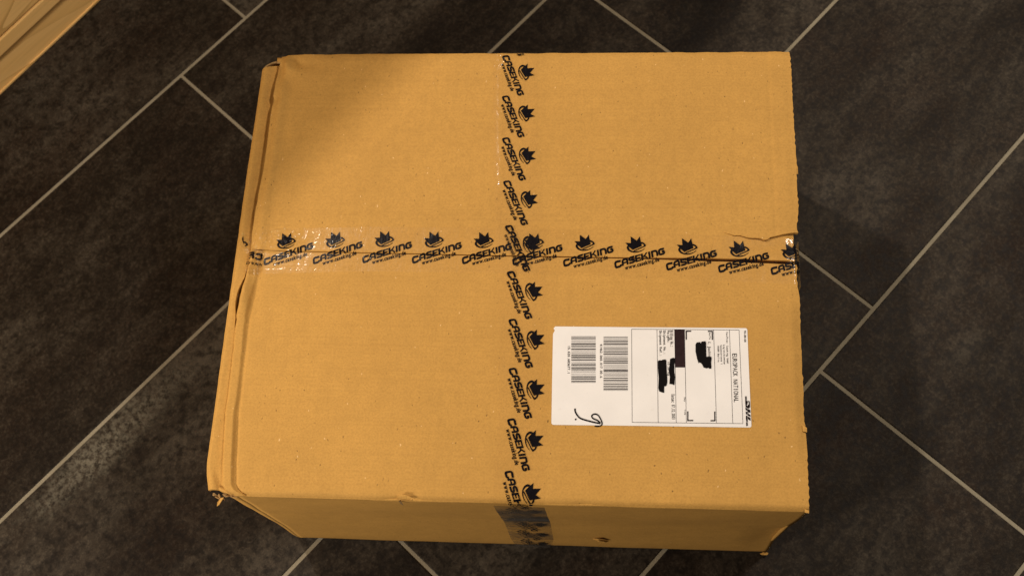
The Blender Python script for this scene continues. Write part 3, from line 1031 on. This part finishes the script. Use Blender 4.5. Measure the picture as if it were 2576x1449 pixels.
# ------------------------------------------------------------------ shipping label
def lp(x, y):
    p = hit((1880 + x * 0.28727) / 1.36801, (1100 + y * 0.28727) / 1.36801)
    return (p.x, p.y)
def lab3(lift):
    return lambda a, b: Vector((a, b, front_z(a, b) + lift))
def arc(cx, cy, r, a0, a1, n=5):
    return [(cx + r * math.cos(math.radians(lerp(a0, a1, i / n))), cy + r * math.sin(math.radians(lerp(a0, a1, i / n)))) for i in range(n + 1)]
outline = [(106, 82), (1200, 93), (2380, 103)] + arc(2384, 127, 24, -90, 0) + [(2432, 700)] + arc(2434, 1266, 24, 0, 90) + [(1300, 1274), (95, 1258)] + arc(86, 1232, 25, 90, 180) + [(70, 700), (80, 180), (84, 162), (98, 140), (101, 128), (90, 112), (89, 104)]
f = Flat(); f.poly([lp(*p) for p in outline]); f.refine(0.012)
lab = print_obj('shipping_label', f, lab3(0.00030), M_LABEL, box)
lab['label'] = 'white printed shipping label with two barcodes'
lab.data.polygons.foreach_set('use_smooth', [True] * len(lab.data.polygons))
def lab_print(name, fl, lift=0.00048, mat=M_THERMAL):
    return print_obj(name, fl.refine(0.010), lab3(lift), mat, lab)
def quad(f, a, b, c, d): f.poly([lp(*a), lp(*b), lp(*c), lp(*d)])
def line(f, a, b, w):
    A, B = Vector(a), Vector(b)
    d = (B - A).normalized(); nn = Vector((-d.y, d.x)) * w / 2
    f.poly([lp(*(A + nn)), lp(*(B + nn)), lp(*(B - nn)), lp(*(A - nn))])
# ruled frame
f = Flat()
LW = 4.2
for a, b in (((1022, 116), (2308, 126)), ((1028, 1229), (2355, 1243)), ((1022, 116), (1028, 1229)), ((2308, 126), (2355, 1243)), ((1325, 120), (1340, 1232)), ((1535, 122), (1556, 1234)), ((1655, 123), (1677, 1236)), ((2003, 124), (2038, 1240)), ((2193, 125), (2233, 1242)), ((1543, 571), (1664, 572))):
    line(f, a, b, LW)
lab_print('ruled_frame', f)
f = Flat(); quad(f, (1536, 123), (1655, 123), (1663, 570), (1544, 570)); lab_print('dark_block', f, 0.00052, M_BLOCK)
for pts in (((1668, 134), (1735, 134), (1735, 148), (1682, 148), (1683, 243), (1669, 243)), ((1935, 135), (1993, 135), (1996, 243), (1982, 243), (1980, 149), (1935, 149)),
            ((1687, 1098), (1701, 1098), (1702, 1200), (1760, 1200), (1760, 1214), (1688, 1214)), ((2010, 1100), (2024, 1100), (2026, 1216), (1967, 1216), (1967, 1202), (2012, 1202))):
    f = Flat(); f.poly([lp(*p) for p in pts])
    lab_print('corner_bracket', f, 0.00056)
# barcodes
def barcode(bars, x0, x1):
    f = Flat()
    for y, w in bars:
        quad(f, (x0, y - w / 2), (x1, y - w / 2), (x1, y + w / 2), (x0, y + w / 2))
    lab_print('barcode', f)
wide = 10.5
def bars(thin, thick): return [(y, 3.6) for y in thin] + [(y, wide) for y in thick]
barcode(bars((203, 213, 251, 264, 281, 308, 362, 380, 396, 408, 441, 467, 503, 521, 550, 563, 612, 630, 649, 670, 681, 752), (228, 294, 323, 350, 427, 453, 483, 538, 578, 597, 694, 714, 738)), 299, 592)
barcode(bars((208, 217, 231, 248, 277, 308, 326, 365, 397, 431, 447, 484, 539, 553, 571, 586, 636, 654, 667, 679, 741, 755, 815, 846), (262, 292, 347, 383, 413, 467, 499, 518, 603, 619, 702, 726, 775, 800, 831)), 685, 977)
# lettering: (text, baseline x at start, x at end, y start, y end, cap height, weight)
TXT = [('EUROPACK NATIONAL', 2227, 2248, 405, 990, 58, 0.004), ('910-300-600', 2367, 2370, 131, 270, 25, 0.006),
       ('Von/From: Caseking GmbH', 2152, 2162, 145, 525, 24, 0.0), ('Logistikcenter', 2118, 2124, 302, 540, 24, 0.0),
       ('Gaussstrasse 1', 2083, 2090, 304, 538, 23, 0.0), ('10589 Berlin', 2048, 2053, 308, 507, 23, 0.0),
       ('An/To', 1946, 1949, 155, 239, 24, 0.0), ('G. Joachim', 1934, 1940, 266, 442, 36, 0.0),
       ('Billing No.:', 1480, 1486, 130, 330, 42, 0.004), ('Weight:', 1448, 1450, 130, 285, 30, 0.012),
       ('Shipment No.:', 1400, 1404, 130, 418, 30, 0.012), ('Shipment Ref.:', 1353, 1357, 130, 440, 30, 0.012),
       ('10.20 kg', 1452, 1455, 500, 672, 25, 0.006), ('Datum: 17.12.2013', 1497, 1504, 893, 1192, 42, 0.004),
       ('Day', 1648, 1650, 930, 982, 22, 0.0), ('Time', 1652, 1654, 1074, 1140, 20, 0.0),
       ('41462.060.017.00.6', 643, 643, 290, 698, 30, 0.010), ('15.620.683677.1', 258, 254, 312, 648, 30, 0.010)]
for s_, xa, xb, ya, yb, cap, bold in TXT:
    f = Flat()
    mono = (yb - ya) / len(s_) / cap
    def fx(a, b):
        y = ya + a * cap
        return lp(lerp(xa, xb, (y - ya) / (yb - ya)) + b * cap, y)
    f.text(s_, fx, mono, bold, 0.86)
    lab_print('lettering', f, 0.00056)
# courier's mark: slanted heavy letters between fine stripes
def d3(x, y):
    sx, sy = 2240 + x * 0.13975, 1300 + y * 0.13975
    p = hit(sx / 1.36801, sy / 1.36801)
    return (p.x, p.y)
f = Flat()
for k in range(4):
    for (xa, ya, xb, yb) in ((2316 + k * 11.5, 452 + k * 1.0, 2319 + k * 11.5, 548 + k * 4), (2342 + k * 11.5, 1082 + k * 4, 2345 + k * 11.5, 1186 - k)):
        f.poly([d3(xa, ya), d3(xa + 7, ya), d3(xb + 7, yb), d3(xb, yb)])
f.poly([d3(*p) for p in ((2318, 553), (2366, 566), (2390, 580), (2372, 652), (2362, 672), (2356, 690), (2374, 688), (2394, 662), (2412, 640), (2394, 562), (2430, 578), (2441, 690), (2438, 728), (2424, 748), (2398, 754), (2330, 716))])
f.poly([d3(*p) for p in ((2326, 728), (2370, 752), (2366, 812), (2330, 788))])
f.poly([d3(*p) for p in ((2376, 757), (2444, 790), (2448, 866), (2396, 838), (2398, 884), (2449, 912), (2452, 964), (2382, 922), (2374, 812))])
f.poly([d3(*p) for p in ((2332, 822), (2368, 842), (2372, 912), (2336, 888))])
f.poly([d3(*p) for p in ((2340, 932), (2358, 924), (2376, 940), (2384, 1086), (2348, 1070), (2336, 990))])
f.poly([d3(*p) for p in ((2384, 948), (2450, 988), (2454, 1058), (2390, 1016))])
lab_print('courier_mark', f, 0.00056)
# felt pen
f = Flat()
f.poly([lp(*p) for p in ((1800, 276), (1842, 271), (1849, 292), (1858, 266), (1903, 260), (1913, 274), (1915, 380), (1918, 447), (1945, 443), (1974, 446), (1981, 462), (1974, 520), (1978, 586), (1953, 588), (1938, 577), (1926, 586), (1885, 575), (1862, 532), (1838, 512), (1824, 524), (1806, 470), (1787, 384), (1787, 300))])
lab_print('marker_blot', f, 0.00066, M_MARKER)
f = Flat()
f.poly([lp(*p) for p in ((1335, 498), (1350, 488), (1378, 490), (1390, 482), (1426, 478), (1438, 492), (1442, 600), (1448, 690), (1450, 752), (1438, 796), (1412, 800), (1412, 876), (1385, 872), (1352, 858), (1342, 820), (1346, 700), (1336, 580))])
lab_print('marker_blot', f, 0.00066, M_MARKER)
f = Flat()
f.poly([lp(*p) for p in ((1482, 472), (1518, 458), (1538, 464), (1546, 500), (1534, 540), (1532, 620), (1542, 690), (1534, 786), (1508, 774), (1474, 770), (1480, 690), (1466, 610), (1478, 530))])
lab_print('marker_blot', f, 0.00066, M_MARKER)
def spline(pts, n=8):
    out = []
    for i in range(len(pts) - 1):
        p0, p1, p2, p3 = (Vector(pts[max(min(j, len(pts) - 1), 0)]) for j in (i - 1, i, i + 1, i + 2))
        for k in range(n):
            t = k / n
            out.append(tuple(0.5 * ((2 * p1) + (-p0 + p2) * t + (2 * p0 - 5 * p1 + 4 * p2 - p3) * t * t + (-p0 + 3 * p1 - 3 * p2 + p3) * t ** 3)))
    out.append(tuple(pts[-1]))
    return out
f = Flat()
wln = 17 * 0.28727 / 1.36801 * 0.00039
f.stroke([lp(*p) for p in spline([(344, 1064), (347, 1100), (370, 1142), (402, 1176), (450, 1196), (560, 1226), (648, 1243)])], wln * 1.05, wln)
f.stroke([lp(*p) for p in spline([(650, 1240), (612, 1206), (566, 1186), (545, 1162), (552, 1140), (582, 1130), (618, 1142), (644, 1178), (664, 1222), (667, 1252), (648, 1270), (615, 1276), (578, 1272)])], wln, wln * 0.8)
f.poly([lp(*p) for p in arc(352, 1193, 11, 0, 340, 10)])
lab_print('pen_mark', f, 0.00066, M_MARKER)
